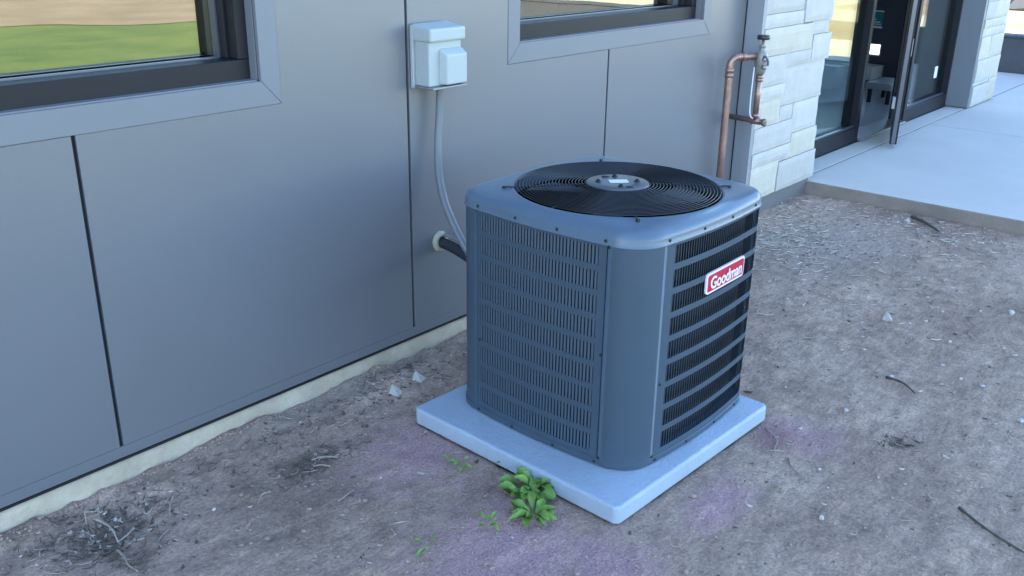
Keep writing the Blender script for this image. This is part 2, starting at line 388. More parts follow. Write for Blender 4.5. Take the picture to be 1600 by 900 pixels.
# cladding panels, each cut out round the window trims
G_ = .0058
def panel(x0, x1, z0, z1, notch=None):
    x0 += G_; x1 -= G_
    if not notch: pts = [(x0, z0), (x1, z0), (x1, z1), (x0, z1)]
    else:
        s, nxp, nz0, nz1 = notch; g = .0011 if s == 'R' else .0005
        if s == 'R': pts = [(x0, z0), (x1, z0), (x1, nz0-g), (nxp-g, nz0-g), (nxp-g, nz1+g), (x1, nz1+g), (x1, z1), (x0, z1)]
        else: pts = [(x0, z0), (x1, z0), (x1, z1), (x0, z1), (x0, nz1+g), (nxp+g, nz1+g), (nxp+g, nz0-g), (x0, nz0-g)]
    prism_xz('wall_panel', pts, D, D+.012, M['panel'], B, bevel=.0008, seg=1)
ZP0, ZP1 = .1235, 3.1
panel(-.1, 1.112, ZP0, ZP1, ('R', LT[0], LT[2], LT[3])); panel(1.112, 2.3165, ZP0, ZP1, ('L', LT[1], LT[2], LT[3]))
panel(2.3165, 3.546, ZP0, ZP1, ('R', RT[0], RT[2], RT[3])); panel(3.546, 4.815, ZP0, ZP1, ('L', RT[1], RT[2], RT[3]))
for k in range(7): panel(-.1-1.21*(k+1), -.1-1.21*k, ZP0, ZP1)
for a, b in ((-.1, 1.112), (1.112, 2.3165), (2.3165, 3.546), (3.546, 4.815)): panel(a, b, ZP1+.009, 4.58)
for k in range(7): panel(-.1-1.21*(k+1), -.1-1.21*k, ZP1+.009, 4.58)
boxes('gap_shadow_strip', [(XL, 4.815, D-.0045, D+.010, .0795, .0858)], M['screw'], B)  # dark strip added as the shadow in the gap above the plinth
boxes('base_trim', [(XL, 4.815, D+.0005, D+.012, .0865, .1222)], M['panel'], B, bevel=.0008, seg=1)
# windows
def window(O, T):
    w_ = thing('window', ((O[0]+O[1])/2, D, O[2]), parent=B); w_.location -= B.location
    a, b, c, d = O; A, Bx, C_, D_ = T; y0, y1 = D-.002, D+.0125
    for pts in ([(A, C_), (Bx, C_), (b, c), (a, c)], [(b+.0012, c), (Bx, C_+.0014), (Bx, D_), (b+.0012, d)], [(A, C_+.0014), (a-.0012, c), (a-.0012, d), (A, D_)],
                [(a, d+.001), (b, d+.001), (Bx-.001, D_), (A+.001, D_)]):
        prism_xz('window_trim', pts, y0, y1, M['trim'], w_, bevel=.001, seg=1)
    yf = D+.045; yg = D+.15; q = .042; e = .004
    boxes('window_reveal', [(a, a+e, y1, yf, c, d), (b-e, b, y1, yf, c, d), (a, b, y1, yf, c-.001, c+e), (a, b, y1, yf, d-e, d)], M['trim'], w_)
    boxes('window_frame', [(a, b, yf, yg-.03, c, c+.064), (a, b, yg-.03, yg+.03, c, c+.060), (a, a+q, yf, yg+.03, c+.064, d), (b-q, b, yf, yg+.03, c+.064, d), (a+q, b-q, yf, yg+.03, d-q, d)], M['frame'], w_, bevel=.004)
    for sx in (b-q-.011, a+q): boxes('sash', [(sx, sx+.011, yf+.045, yg+.02, c+.065, d-q)], M['frame'], w_, bevel=.002)
    boxes('glazing_bead', [(a+q+.011, b-q-.011, yg-.0285, yg-.018, c+.0605, c+.069)], M['bead'], w_)
    boxes('window_pane', [(a+q+.002, b-q-.002, yg, yg+.006, c+.06, d-q)], M['winglass'], w_)
    boxes('window_sash_seal', [(b-q-.018, b-q-.0115, yg-.03, yg-.001, c+.066, d-q)], M['bead'], w_)
window(LW, LT); window(RW, RT)
# stone pillars
def pillar(x0, x1, yf, yb, z0, stones, seedk):
    p_ = thing('stone_pillar', ((x0+x1)/2, yf, 0), parent=B); p_.location -= B.location
    boxes('pillar_core', [(x0+.012, x1-.02, yf+.012, yb, 0, HT-.12)], M['mortar'], p_)
    rnd = random.Random(seedk)
    for (a, b, c, d, cream) in stones:
        nxs, nzs = max(3, int((b-a)/.05)), max(3, int((d-c)/.03)); g = .0013
        pr = rnd.uniform(-.006, .008); V, F = [], []
        ra = rnd.uniform(-.006, .006) if abs(a-x0) > .03 else 0; rb = rnd.uniform(-.010, .016) if abs(b-x1) < .05 else 0
        for j in range(nzs+1):
            for i in range(nxs+1):
                ex = i in (0, nxs) or j in (0, nzs)
                x = a+g+(b-a-2*g+rb*(.5+.5*sin(j*2.1+a*9)))*i/nxs; z = c+g+(d-c-2*g)*j/nzs
                if 0 < i < nxs: z += noise.noise(Vector((x*9, z*3, seedk)))*.003*(j in (0, nzs))
                dep = noise.fractal(Vector((x*7, z*9, a*5)), 1, 2, 3)*.004
                V.append((x, yf-.004-pr+dep+(.006 if ex else 0), z))
        n = len(V); per = [j*(nxs+1)+i for j, i in [(0, i) for i in range(nxs)]+[(j, nxs) for j in range(nzs)]+[(nzs, i) for i in range(nxs, 0, -1)]+[(j, 0) for j in range(nzs, 0, -1)]]
        for q in per:
            v = V[q]; V.append((v[0], yf+.05, v[2]))
        for j in range(nzs):
            for i in range(nxs): k = j*(nxs+1)+i; F.append((k, k+1, k+nxs+2, k+nxs+1))
        for q in range(len(per)): F.append((per[q], n+q, n+(q+1) % len(per), per[(q+1) % len(per)]))
        put('stone', V, F, M['stone_cream' if cream else 'stone'], p_)
    return p_
S1 = [(4.86, 5.34, 1.15, 1.33, 0), (5.34, 5.73, 1.08, 1.33, 0), (4.86, 5.34, 1.075, 1.15, 0), (4.86, 5.475, .925, 1.075, 1), (5.475, 5.72, 1.0, 1.08, 0),
      (5.49, 5.745, .845, 1.0, 0), (5.165, 5.49, .845, .925, 0), (4.86, 5.165, .76, .925, 0), (5.165, 5.72, .62, .845, 0), (4.86, 5.165, .68, .76, 0),
      (4.86, 5.165, .53, .68, 1), (5.165, 5.34, .53, .62, 0), (4.86, 5.35, .385, .53, 0), (5.34, 5.70, .437, .62, 0), (5.35, 5.72, .285, .437, 1), (4.86, 5.35, .305, .385, 0),
      (4.86, 5.21, .105, .305, 1), (5.21, 5.735, .105, .285, 0), (5.21, 5.35, .285, .305, 0)]
def fill(x0, x1, z, top, seedk, hs=(.075, .15, .11, .2)):
    rnd = random.Random(seedk); out = []
    while z < top:
        h = rnd.choice(hs); x = x0
        while x < x1-.01:
            wd = rnd.choice((.2, .3, .38, .5)); e = x1 if x+wd > x1-.12 else x+wd
            out.append((x, e, z, min(z+h, top), rnd.random() < .3)); x = e
        z += h
    return out
P1 = pillar(4.83, 5.735, D-.1, D+.28, .1, S1+fill(4.86, 5.73, 1.33, 4.55, 3), 1)
S2 = [(9.16, 9.62, .09, .27, 0), (9.62, 9.87, .09, .30, 1)]+fill(9.16, 9.87, .30, 4.55, 11)+[(9.16, 9.62, .27, .30, 0)]
P2 = pillar(9.14, 9.88, 2.405, 2.95, .08, S2, 2)
boxes('corner_flashing', [(4.822, 4.858, D-.098, D-.095, .09, 4.5), (4.822, 4.826, D-.095, D-.001, .09, 4.5)], M['flash'], P1)
boxes('side_cladding', [(4.8265, 4.8425, D-.094, D-.048, .09, 4.5)], M['flash'], P1)
boxes('side_cladding', [(9.105, 9.152, 2.41, 2.62, .09, 4.5)], M['trim'], P2)
boxes('pillar_footing', [(4.83, 5.74, D-.085, D+.2, -.05, .098)], M['concrete'], P1, bevel=.006)

# entrance glazing
yd0, yd1 = 2.60, 2.72
def glazed(name, x0, x1, parent, z0=.085, rail=.11, st=.055):
    g = thing(name, ((x0+x1)/2, yd0, z0), parent=parent); g.location -= parent.location
    boxes('frame', [(x0, x1, yd0, yd1, z0, z0+rail), (x0, x0+st, yd0, yd1, z0+rail, 2.5), (x1-st, x1, yd0, yd1, z0+rail, 2.5), (x0+st, x1-st, yd0, yd1, 2.44, 2.5)], M['frame'], g, bevel=.003)
    boxes('glass_pane', [(x0+st, x1-st, yd0+.05, yd0+.06, z0+rail, 2.44)], M['doorglass'], g)
    boxes('glazing_bead', [(x0+st, x1-st, yd0+.02, yd0+.045, z0+rail, z0+rail+.012)], M['bead'], g)
    return g
glazed('sidelight', 5.74, 7.06, B); gr = glazed('sidelight', 8.02, 9.14, B)
boxes('notice', [(8.80, 8.87, yd0+.046, yd0+.049, .36, .46)], M['sticker'], gr)
boxes('transom', [(5.74, 9.14, yd0, yd1, 2.505, 2.62), (5.74, 9.14, yd0+.02, yd1, 2.62, HT-.12)], M['frame'], B)
boxes('threshold', [(7.065, 8.015, yd0-.03, yd1+.02, .0855, .105)], M['lead'], B, bevel=.004)
boxes('door_jamb', [(7.0625, 7.085, yd0+.03, yd1-.02, .105, 2.5), (7.995, 8.0175, yd0+.03, yd1-.02, .105, 2.5)], M['bead'], B)
# the open leaf, hinged on the right
fx, fy = 7.00, 2.285; hx, hy = 7.985, 2.63
LA = math.atan2(hy-fy, hx-fx); LL = math.hypot(hx-fx, hy-fy)
def leafbox(a, b, t0, t1, z0, z1):            # along the leaf from the free edge, across its thickness
    e = Vector((cos(LA), sin(LA), 0)); n = Vector((-sin(LA), cos(LA), 0)); o = Vector((fx, fy, 0)); out = []
    for z in (z0, z1):
        for s, t in ((a, t0), (b, t0), (b, t1), (a, t1)): v = o+e*s+n*t; out.append((v.x, v.y, z))
    return out, [(0, 3, 2, 1), (4, 5, 6, 7), (0, 1, 5, 4), (1, 2, 6, 5), (2, 3, 7, 6), (3, 0, 4, 7)]
DR = thing('door', (hx, hy, .1), parent=B); DR.location -= B.location
def leafpart(name, lst, m, bevel=0):
    V, F = [], []
    for q in lst:
        v, f = leafbox(*q); F += [tuple(i+len(V) for i in x) for x in f]; V += v
    return put(name, V, F, m, DR, bevel=bevel)
leafpart('door_frame', [(0, .09, 0, .05, .115, 2.42), (LL-.09, LL, 0, .05, .115, 2.42), (.09, LL-.09, 0, .05, .115, .32), (.09, LL-.09, 0, .05, 2.3, 2.42)], M['frame'], .003)
leafpart('glass_pane', [(.09, LL-.09, .02, .03, .32, 2.3)], M['doorglass'])
leafpart('edge_strip', [(-.004, -.0005, .012, .038, .12, 2.41)], M['bead'])
0 and leafpart('door_handle', [(.03, .06, -.06, -.045, .75, 1.25), (.03, .06, -.045, 0, .77, .79), (.03, .06, -.045, 0, 1.21, 1.23)], M['lead'], .003)
leafpart('notice', [(.012, .08, -.0035, -.001, .745, .86)], M['sticker'])
leafpart('door_closer', [(.0, .055, .052, .075, .37, .455)], M['lead'], .003)

# things inside the lobby
def top(name, bs, m, label, cat, group=None, **k): return tag(boxes(name, bs, M[m], **k), label, cat, group)
po = thing('poster', (9.895, 3.63, .64), 'small teal printed poster on the dark lobby wall seen through the doorway', 'poster')
boxes('poster_sheet', [(9.89, 9.897, 3.56, 3.70, .65, .81)], M['teal'], po)
boxes('poster_frame', [(9.885, 9.889, 3.555, 3.705, .64, .66), (9.885, 9.889, 3.555, 3.705, .80, .812)], M['sticker'], po)
boxes('poster_print', [(9.8868, 9.8888, 3.58, 3.66, .695, .705), (9.8868, 9.8888, 3.57, 3.68, .675, .683), (9.8868, 9.8888, 3.62, 3.67, .72, .728)], M['sticker'], po)
ch = thing('storage_box', (9.7, 3.6, .085), 'pale grey box with a dark base standing against the lobby wall beyond the open door', 'box')
boxes('box_body', [(9.55, 9.86, 3.47, 3.66, .165, .29)], M['slab'], ch, bevel=.006); boxes('box_base', [(9.57, 9.85, 3.48, 3.65, .085, .165)], M['tyre'], ch)
bn = thing('bench', (9.0, 3.05, .085), 'low grey bench on the lobby floor just behind the open door leaf', 'bench')
boxes('seat', [(8.75, 9.2, 2.98, 3.22, .21, .27)], M['conduit'], bn, bevel=.006)
for a, b in ((8.78, 3.0), (9.14, 3.0), (8.78, 3.17), (9.14, 3.17)): boxes('leg', [(a, a+.03, b, b+.03, .085, .21)], M['frame'], bn)
bi = thing('bin', (9.3, 3.9, .085), 'pale blue-green open bin below the lobby window behind the left sidelight', 'bin')
def taper(x0, x1, y0, y1, z0, z1, t): 
    v, f = boxg(x0, x1, y0, y1, z0, z1); cx_, cy_ = (x0+x1)/2, (y0+y1)/2
    return [((a-cx_)*(1 if c > z0 else t)+cx_, (b-cy_)*(1 if c > z0 else t)+cy_, c) for a, b, c in v], f
v, f = taper(9.2, 9.5, 3.68, 4.0, .085, .30, .85); put('bin_body', v, f, M['box'], bi, bevel=.012)
boxes('bin_rim', [(9.19, 9.51, 3.67, 3.69, .30, .315), (9.19, 9.51, 3.99, 4.01, .30, .315), (9.19, 9.21, 3.69, 3.99, .30, .315), (9.49, 9.51, 3.69, 3.99, .30, .315)], M['box'], bi)

# dark low wall and car beyond the walk
lw_ = thing('low_wall', (12.0, 0, .02), 'low dark grey wall at the far end of the concrete walk', 'wall')
for k in range(8): boxes('wall_block', [(11.86, 12.06, -5+k*1.0+.003, -4+k*1.0-.003, .02, .46)], M['planter'], lw_, bevel=.01)
boxes('coping', [(11.845, 12.075, -5, 3.003, .46, .49)], M['planter'], lw_, bevel=.006)
def car(x, y):
    c = thing('parked_car', (x, y, .02), 'dark parked car standing in the sun beyond the low wall', 'car')
    prof = [(-2.2, .35), (-2.25, .6), (-2.15, .82), (-1.3, .95), (-.6, 1.4), (.9, 1.43), (1.7, 1.0), (2.15, .92), (2.25, .55), (2.2, .3)]
    n = len(prof); V, F = [], []
    secs = [(-.88, .86, 0), (-.90, 1, 0), (.90, 1, 0), (.88, .86, 0)]
    for w_, s, _ in [(-.80, .97, 0), (-.90, 1, 0), (.90, 1, 0), (.80, .97, 0)]:
        for l, h in prof: V.append((x+w_*(1 if h < .96 else .80), y+l*s, .02+(h if h < .9 else .9+(h-.9)*(1))))
    for k in range(3):
        for i in range(n): F.append((k*n+i, k*n+(i+1) % n, (k+1)*n+(i+1) % n, (k+1)*n+i))
    F += [tuple(range(n)), tuple(range(4*n-1, 3*n-1, -1))]
    put('body', V, F, M['carpaint'], c, bevel=.03)
    for s in (-1, 1):
        put('side_window', [(x+s*.905*.83, y-.95, 1.0), (x+s*.905*.83, y+1.25, 1.0), (x+s*.76, y+.85, 1.36), (x+s*.76, y-.5, 1.36),
                            (x+s*.70, y-.95, 1.0), (x+s*.70, y+1.25, 1.0), (x+s*.70, y+.85, 1.36), (x+s*.70, y-.5, 1.36)],
            [(0, 1, 2, 3), (7, 6, 5, 4), (0, 4, 5, 1), (1, 5, 6, 2), (2, 6, 7, 3), (3, 7, 4, 0)], M['winglass'], c)
        for yy in (-1.4, 1.4):
            wl = lathe('wheel', [(.2, -.1), (.31, -.1), (.33, -.07), (.33, .07), (.31, .1), (.2, .1)], (x+s*.82, y+yy, .35), M['tyre'], c, axis=(1, 0, 0), seg=24)
            lathe('rim', [(.05, 0), (.19, -.02), (.2, .0), (.2, .012)], (x+s*.915, y+yy, .35), M['lead'], wl, axis=(s, 0, 0), seg=16)
        boxes('headlight', [(x+s*.7-.14, x+s*.7+.14, y+2.2, y+2.262, .62, .74)], M['sticker'], c, bevel=.01)
car(19.0, 2.35)

# ------------------------------------------------------------------ equipment pad
def padloc(u, v): return (PX+u*cos(PA)-v*sin(PA), PY+u*sin(PA)+v*cos(PA))
ch_ = .014
pp = [(ch_, 0), (PS-ch_, 0), (PS, ch_), (PS, PS-ch_), (PS-ch_, PS), (ch_, PS), (0, PS-ch_), (0, ch_)]
v, f = prism_xy([padloc(*q) for q in pp], .002, .062)
tag(put('equipment_pad', v, f, M['pad'], bevel=.009, seg=3), 'square pale blue-grey pad lying on the dirt under the condenser unit', 'pad')

# ------------------------------------------------------------------ condenser unit
UC = (2.432, 1.647); UA = -.02; HA = .368; RC = .115; BUL = .015; HS = HA-RC
U = thing('air_conditioner', (UC[0], UC[1], .062), 'blue-grey louvred air conditioner condenser with round fan guard and red badge', 'air conditioner', rz=UA)
ZB = .062
def rot(k, p_):
    x, y = p_
    for _ in range(k % 4): x, y = -y, x
    return x, y
def fp(k, s, off, z):      # point on face k (0 = front -y, 1 = +x, 2 = back, 3 = -x side), s along the face, off outwards
    if s > HS+1e-6: return cp(k, (s-HS)/(RC*pi/2), off, z)
    b = BUL*(1-(s/HS)**2) if abs(s) < HS else 0
    x, y = rot(k, (s, -(HA+b+off))); return (x, y, z-ZB)
def cp(k, t, off, z):      # rounded corner following face k, t 0..1
    an = -pi/2+t*pi/2; x = HS+(RC+off)*cos(an); y = -HS+(RC+off)*sin(an)
    x, y = rot(k, (x, y)); return (x, y, z-ZB)
def outline(off, z, n=14):
    o = []
    for k in range(4):
        for i in range(n): o.append(fp(k, -HS+2*HS*i/n, off, z))
        for i in range(n): o.append(cp(k, i/n, off, z))
    return o
ZT = .770; SL0 = -.213; SL1 = .262-.03   # slots from s=-.21
ROWT, ROWP, ROWH = .758, .0748, .0555
for k in range(4):
    V, F = [], []
    def strip(s0, s1, z0, z1, n=None, o1=0, o0=-.0016):
        n = n or max(1, int((s1-s0)/.03)); b = len(V)
        for i in range(n+1):
            s = s0+(s1-s0)*i/n
            V.extend([fp(k, s, o1, z0), fp(k, s, o1, z1), fp(k, s, o0, z1), fp(k, s, o0, z0)])
        for i in range(n):
            a = b+4*i
            for q in range(4): F.append((a+q, a+4+q, a+4+(q+1) % 4, a+(q+1) % 4))
        F.append((b+3, b+2, b+1, b)); F.append((b+4*n, b+4*n+1, b+4*n+2, b+4*n+3))
    sa, sb = (-.213, HS+.085) if k == 0 else (-.213, .240) if k != 3 else (-.238, .222)
    strip(-HS+.0015, sa, .082, ZT, 2); strip(sb, HS+.095 if k == 0 else HS-(.005 if k == 3 else .002), .082, ZT, 2)
    zt = ZT
    for r_ in range(9):
        z1 = ROWT-r_*ROWP; strip(sa, sb, z1, zt); zt = z1-ROWH
    strip(sa, sb, .082, zt)
    put('louvered_panel', V, F, M['unit'], U, local=True)
    V, F = [], []
    ns = 45 if k == 0 else 38; pt = (sb-sa)/ns
    for r_ in range(9):
        z1 = ROWT-r_*ROWP; z0 = z1-ROWH
        for i in range(ns):
            s = sa+(i+.5)*pt-.0035; L_ = .0060; te, tn = .905*L_, .425*L_
            pts = [(s-.0006, 0), (s+.0004, 0), (s+te*.5+.0003, -tn*.5), (s+te+.0003, -tn), (s+te-.0005, -tn-.0007), (s+te*.5-.0004, -tn*.5-.0007)]
            b = len(V)
            for z in (z0, z1):
                for q, o_ in pts: V.append(fp(k, q, o_-.0001, z))
            for q in range(6): F.append((b+q, b+(q+1) % 6, b+6+(q+1) % 6, b+6+q))
    put('louver_slats', V, F, M['unit'], U, local=True)['kind'] = 'stuff'
    # corner posts
    V, F = [], []; n = 12
    ins = .0035 if k == 3 else .0
    for z in (.084, ZT):
        t0 = .54 if k == 0 else 0
        row = [cp(k, t0, ins, z)]+[cp(k, t0+(1-t0)*i/n, ins, z) for i in range(n+1)]+[fp((k+1) % 4, -HS, ins, z)]
        V += row
    m_ = len(V)//2
    for i in range(m_-1): F.append((i, i+1, m_+i+1, m_+i))
    # returns of the sheet, inwards
    for e in (0, m_-1):
        a = len(V)
        V += [cp(k, t0 if e == 0 else 1, -.01, .084), cp(k, t0 if e == 0 else 1, -.01, ZT)]; F.append((e, m_+e, a+1, a))
    put('corner_panel', V, F, M['unit'], U, local=True, smooth=False)
for o in [x for x in U.children if x.name.startswith('corner_panel')]:
    for p_ in o.data.polygons: p_.use_smooth = len(p_.vertices) == 4 and p_.index < 14
# coil, base pan
V = []; rings = [(-.040, .085), (-.040, ZT)]
for off, z in rings: V += outline(off, z)
n = len(V)//2; F = [(i, (i+1) % n, n+(i+1) % n, n+i) for i in range(n)]
put('condenser_coil', V, F, M['coil'], U, local=True, smooth=True)
V = []; prof = [(-.06, .066), (.002, .066), (.004, .068), (.004, .083), (.002, .085), (-.0405, .085)]
for off, z in prof: V += outline(off, z)
F = [(r_*n+i, r_*n+(i+1) % n, (r_+1)*n+(i+1) % n, (r_+1)*n+i) for r_ in range(5) for i in range(n)]
F += [tuple(range(n-1, -1, -1)), tuple(5*n+i for i in range(n))]
put('base_pan', V, F, M['unit'], U, local=True)
for sx in (-1, 1):
    for sy in (-1, 1):
        boxes('foot', [(sx*.24-.03, sx*.24+.03, sy*.24-.03, sy*.24+.03, 0, .006)], M['screw'], U, local=True)
# top cap: rolled skirt, shoulder, dish to the fan ring
FR = .327; cx0, cy0 = -.010, -.020
V, F = [], []
prof = [(.0015, .7660), (.0040, .7650), (.0055, .7672), (.0045, .770), (.0030, .772), (.0028, .786), (-.0005, .797), (-.008, .8055), (-.022, .811)]
for off, z in prof: V += outline(off, z)
def fr(t, rr, z):        # blend from shoulder outline to circle
    o = outline(-.022, .812); out = []
    for x, y, _ in o:
        an = math.atan2(y-cy0, x-cx0); X, Y = cx0+rr*cos(an), cy0+rr*sin(an); out.append((x+(X-x)*t, y+(Y-y)*t, z-ZB))
    return out
V += fr(.35, FR+.014, .8155); V += fr(.75, FR+.012, .8175); V += fr(1, FR+.010, .820); V += fr(1, FR+.004, .8215); V += fr(1, FR, .8195); V += fr(1, FR-.002, .812); V += fr(1, FR+.004, .77)
R_ = len(V)//n
F = [(r_*n+i, r_*n+(i+1) % n, (r_+1)*n+(i+1) % n, (r_+1)*n+i) for r_ in range(R_-1) for i in range(n)]
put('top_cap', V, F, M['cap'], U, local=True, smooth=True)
# inner shroud floor, so nothing shows through
lathe('fan_shroud', [(FR+.012, .60-ZB), (FR+.012, .7695-ZB), (FR+.0125, .7695-ZB)], (cx0, cy0, 0), M['coil'], U, local=True, seg=48)
# fan grille
def dome(r_): return .8235+.012*(1-(r_/FR)**2)
GR = thing('fan_guard', (cx0, cy0, .8-ZB), parent=U)
def gp(name, V, F, m, **k): return put(name, [Vector(v)-Vector((cx0, cy0, .8)) for v in V], F, m, GR, local=True, **k)
V, F = [], []
rr = .103
while rr < FR-.002:
    b = len(V); sg = 72
    for i in range(sg):
        an = 2*pi*i/sg
        for a_, b_ in ((1, 0), (0, 1), (-1, 0), (0, -1)):
            q = rr+a_*.00175; V.append((cx0+q*cos(an), cy0+q*sin(an), dome(rr)+b_*.00175))
    for i in range(sg):
        for c_ in range(4): F.append((b+4*i+c_, b+4*((i+1) % sg)+c_, b+4*((i+1) % sg)+(c_+1) % 4, b+4*i+(c_+1) % 4))
    rr += .0104
gp('wire_rings', V, F, M['black_wire'], smooth=True)['kind'] = 'stuff'
for an in (45, 135, 225, 315):
    a_ = radians(an); path = [(cx0+q*cos(a_), cy0+q*sin(a_), dome(q)-.0035) for q in (.09, .15, .21, .27, .32)]+[(cx0+.345*cos(a_), cy0+.345*sin(a_), .8235), (cx0+.365*cos(a_), cy0+.365*sin(a_), .8215)]
    V, F = tubeg(path, .0028, 8); gp('support_wire', V, F, M['black_wire'], smooth=True)
    V, F = tubeg([(cx0+.36*cos(a_), cy0+.36*sin(a_), .817), (cx0+.36*cos(a_), cy0+.36*sin(a_), .8245)], .006, 8); gp('bolt', V, F, M['screw'])
for a2 in (0, 90, 180, 270):
    a_ = radians(a2); path = [(cx0+q*cos(a_), cy0+q*sin(a_), dome(q)-.0035) for q in (.09, .15, .21, .27, .326)]
    V, F = tubeg(path, .002, 6); gp('support_wire', V, F, M['black_wire'], smooth=True)
hb = lathe('motor_plate', [(.098, .818-ZB), (.100, .8215-ZB), (.100, .834-ZB), (.097, .837-ZB), (.05, .8385-ZB), (.001, .8385-ZB)], (cx0, cy0, 0), M['hub'], U, local=True, seg=48)
for an in (20, 110, 200, 290):
    a_ = radians(an+25); lathe('bolt', [(.011, 0), (.011, .002), (.007, .003), (.006, .009), (.002, .010)], (cx0+.062*cos(a_), cy0+.062*sin(a_), .837-ZB), M['screw'], hb, local=True, seg=10)
for an in (70, 250):
    a_ = radians(an); lathe('plug', [(.014, 0), (.013, .003), (.004, .004)], (cx0+.07*cos(a_), cy0+.07*sin(a_), .8372-ZB), M['black_wire'], hb, local=True, seg=14)
c_, s_ = cos(radians(-42)), sin(radians(-42))
pts = [(cx0+.004+a_*c_-b_*s_, cy0+a_*s_+b_*c_) for a_, b_ in ((-.030, -.017), (.030, -.017), (.030, .017), (-.030, .017))]
v, f = prism_xy(pts, .8387-ZB, .8398-ZB); put('label_sticker', v, f, M['sticker'], hb, local=True)
for kb in range(3):
    a0 = radians(kb*120+155); V, F = [], []; nr, na = 8, 8
    for side in (0, 1):
        for i in range(nr+1):
            r_ = .06+.245*i/nr
            for j in range(na+1):
                an = a0+radians(-8+ (62+14*i/nr)*j/na+10*i/nr); z = .735+.045*(j/na)-.012*side*.25+.01*sin(pi*j/na)
                V.append((cx0+r_*cos(an), cy0+r_*sin(an), z-ZB))
    q = (nr+1)*(na+1)
    for i in range(nr):
        for j in range(na):
            a = i*(na+1)+j; F.append((a, a+na+1, a+na+2, a+1)); F.append((q+a, q+a+1, q+a+na+2, q+a+na+1))
    put('fan_blade', V, F, M['blade'], U, local=True, smooth=True)
lathe('fan_motor', [(.06, .62-ZB), (.075, .64-ZB), (.075, .80-ZB), (.02, .815-ZB)], (cx0, cy0, 0), M['blade'], U, local=True, seg=28)
# screws (shared mesh)
sc0 = None
def screw(p_, nrm):
    global sc0
    if sc0 is None:
        sc0 = lathe('screw', [(.0048, 0), (.0048, .0020), (.0026, .0036)], (0, 0, 0), M['screw'], U, local=True, seg=8, smooth=False); o = sc0
    else: o = sc0.copy(); COL.objects.link(o)
    o.parent = U; o.location = p_; o.rotation_euler = Vector(nrm).to_track_quat('Z', 'Y').to_euler()
for k in range(4):
    nx_, ny_ = rot(k, (0, -1))
    for s in (-.245, -.08, .08, .245): screw(fp(k, s, .0029, .780), (nx_, ny_, 0))
    for s in (-.24, -.08, .09, .243): screw(fp(k, s, .0042, .075), (nx_, ny_, 0))
    screw(fp(k, .2455, .0002, .43), (nx_, ny_, 0)); screw(fp(k, -.238, .0002, .33), (nx_, ny_, 0))
screw(cp(3, .02, .0045, .765), (-1, 0, 0)); screw(cp(3, .02, .0045, .092), (-1, 0, 0)); screw(cp(3, .98, .0045, .092), (0, -1, 0))
# badge on the front face
BG = thing('badge', (0, 0, 0), parent=U)
def rrect(x0, x1, z0, z1, r_, n=5):
    o = []
    for cx_, cz_, a in ((x1-r_, z1-r_, 0), (x0+r_, z1-r_, 90), (x0+r_, z0+r_, 180), (x1-r_, z0+r_, 270)):
        for i in range(n+1):
            t = radians(a+90*i/n); o.append((cx_+r_*cos(t), cz_+r_*sin(t)))
    return o
def bplate(name, pts, off0, off1, m, parent):
    n_ = len(pts); V = [fp(0, x, off0, z) for x, z in pts]+[fp(0, x, off1, z) for x, z in pts]
    F = [tuple(range(n_)), tuple(range(2*n_-1, n_-1, -1))]+[(i, n_+i, n_+(i+1) % n_, (i+1) % n_) for i in range(n_)]
    return put(name, V, F, m, parent, local=True)
bx0, bx1, bz0, bz1 = -.050, .190, .563, .630
bplate('badge_border', rrect(bx0, bx1, bz0, bz1, .012), .001, .007, M['pink'], BG)
bplate('badge_face', rrect(bx0+.007, bx1-.007, bz0+.007, bz1-.007, .007), .0072, .0082, M['red'], BG)
cu = bpy.data.curves.new('badge_text', 'FONT'); cu.body = 'Goodman'; cu.size = .055; cu.offset = .0012; cu.extrude = .0006
cu.align_x = 'CENTER'; cu.align_y = 'CENTER'
to = bpy.data.objects.new('tmp', cu); COL.objects.link(to); dg = bpy.context.evaluated_depsgraph_get()
tm = bpy.data.meshes.new_from_object(to.evaluated_get(dg)); bpy.data.objects.remove(to)
xs = [v.co.x for v in tm.vertices]; zs = [v.co.y for v in tm.vertices]; wd = max(xs)-min(xs); hz = max(zs)-min(zs)
mx_, mz_ = (max(xs)+min(xs))/2, (max(zs)+min(zs))/2
for v in tm.vertices:
    x, z, d = v.co; v.co = fp(0, (bx0+bx1)/2+(x-mx_)*.198/wd, .0092+d, (bz0+bz1)/2+(z-mz_)*.040/hz)
tm.materials.append(M['pink']); tm.name = 'lettering'
lt = bpy.data.objects.new('lettering', tm); COL.objects.link(lt); lt.parent = BG

# ------------------------------------------------------------------ disconnect box with its conduit, refrigerant line
EB = thing('electrical_box', (2.42, D, 1.05), 'pale grey electrical disconnect box on the wall above the curved conduit', 'electrical box')
boxes('back_plate', [(2.330, 2.505, D-.016, D-.001, 1.045, 1.262)], M['box'], EB, bevel=.003)
v, f = boxg(2.338, 2.500, D-.088, D-.016, 1.055, 1.215)
put('box_body', v, f, M['box'], EB, bevel=.006, seg=3)
v, f = boxg(2.385, 2.500, D-.118, D-.087, 1.060, 1.185); v = [(x+(.012 if (x < 2.4 and y < D-.1) else 0), y, z-(.022 if (z > 1.1 and y < D-.1) else 0)) for x, y, z in v]
put('front_cover', v, f, M['box'], EB, bevel=.005, seg=3)
v, f = boxg(2.331, 2.508, D-.104, D-.010, 1.208, 1.268); v = [(x, y, z-(.014 if (z > 1.25 and y < D-.05) else 0)) for x, y, z in v]
put('hood', v, f, M['box'], EB, bevel=.008, seg=3)
boxes('bottom_lip', [(2.333, 2.506, D-.112, D-.004, 1.0475, 1.0545)], M['lead'], EB, bevel=.002)
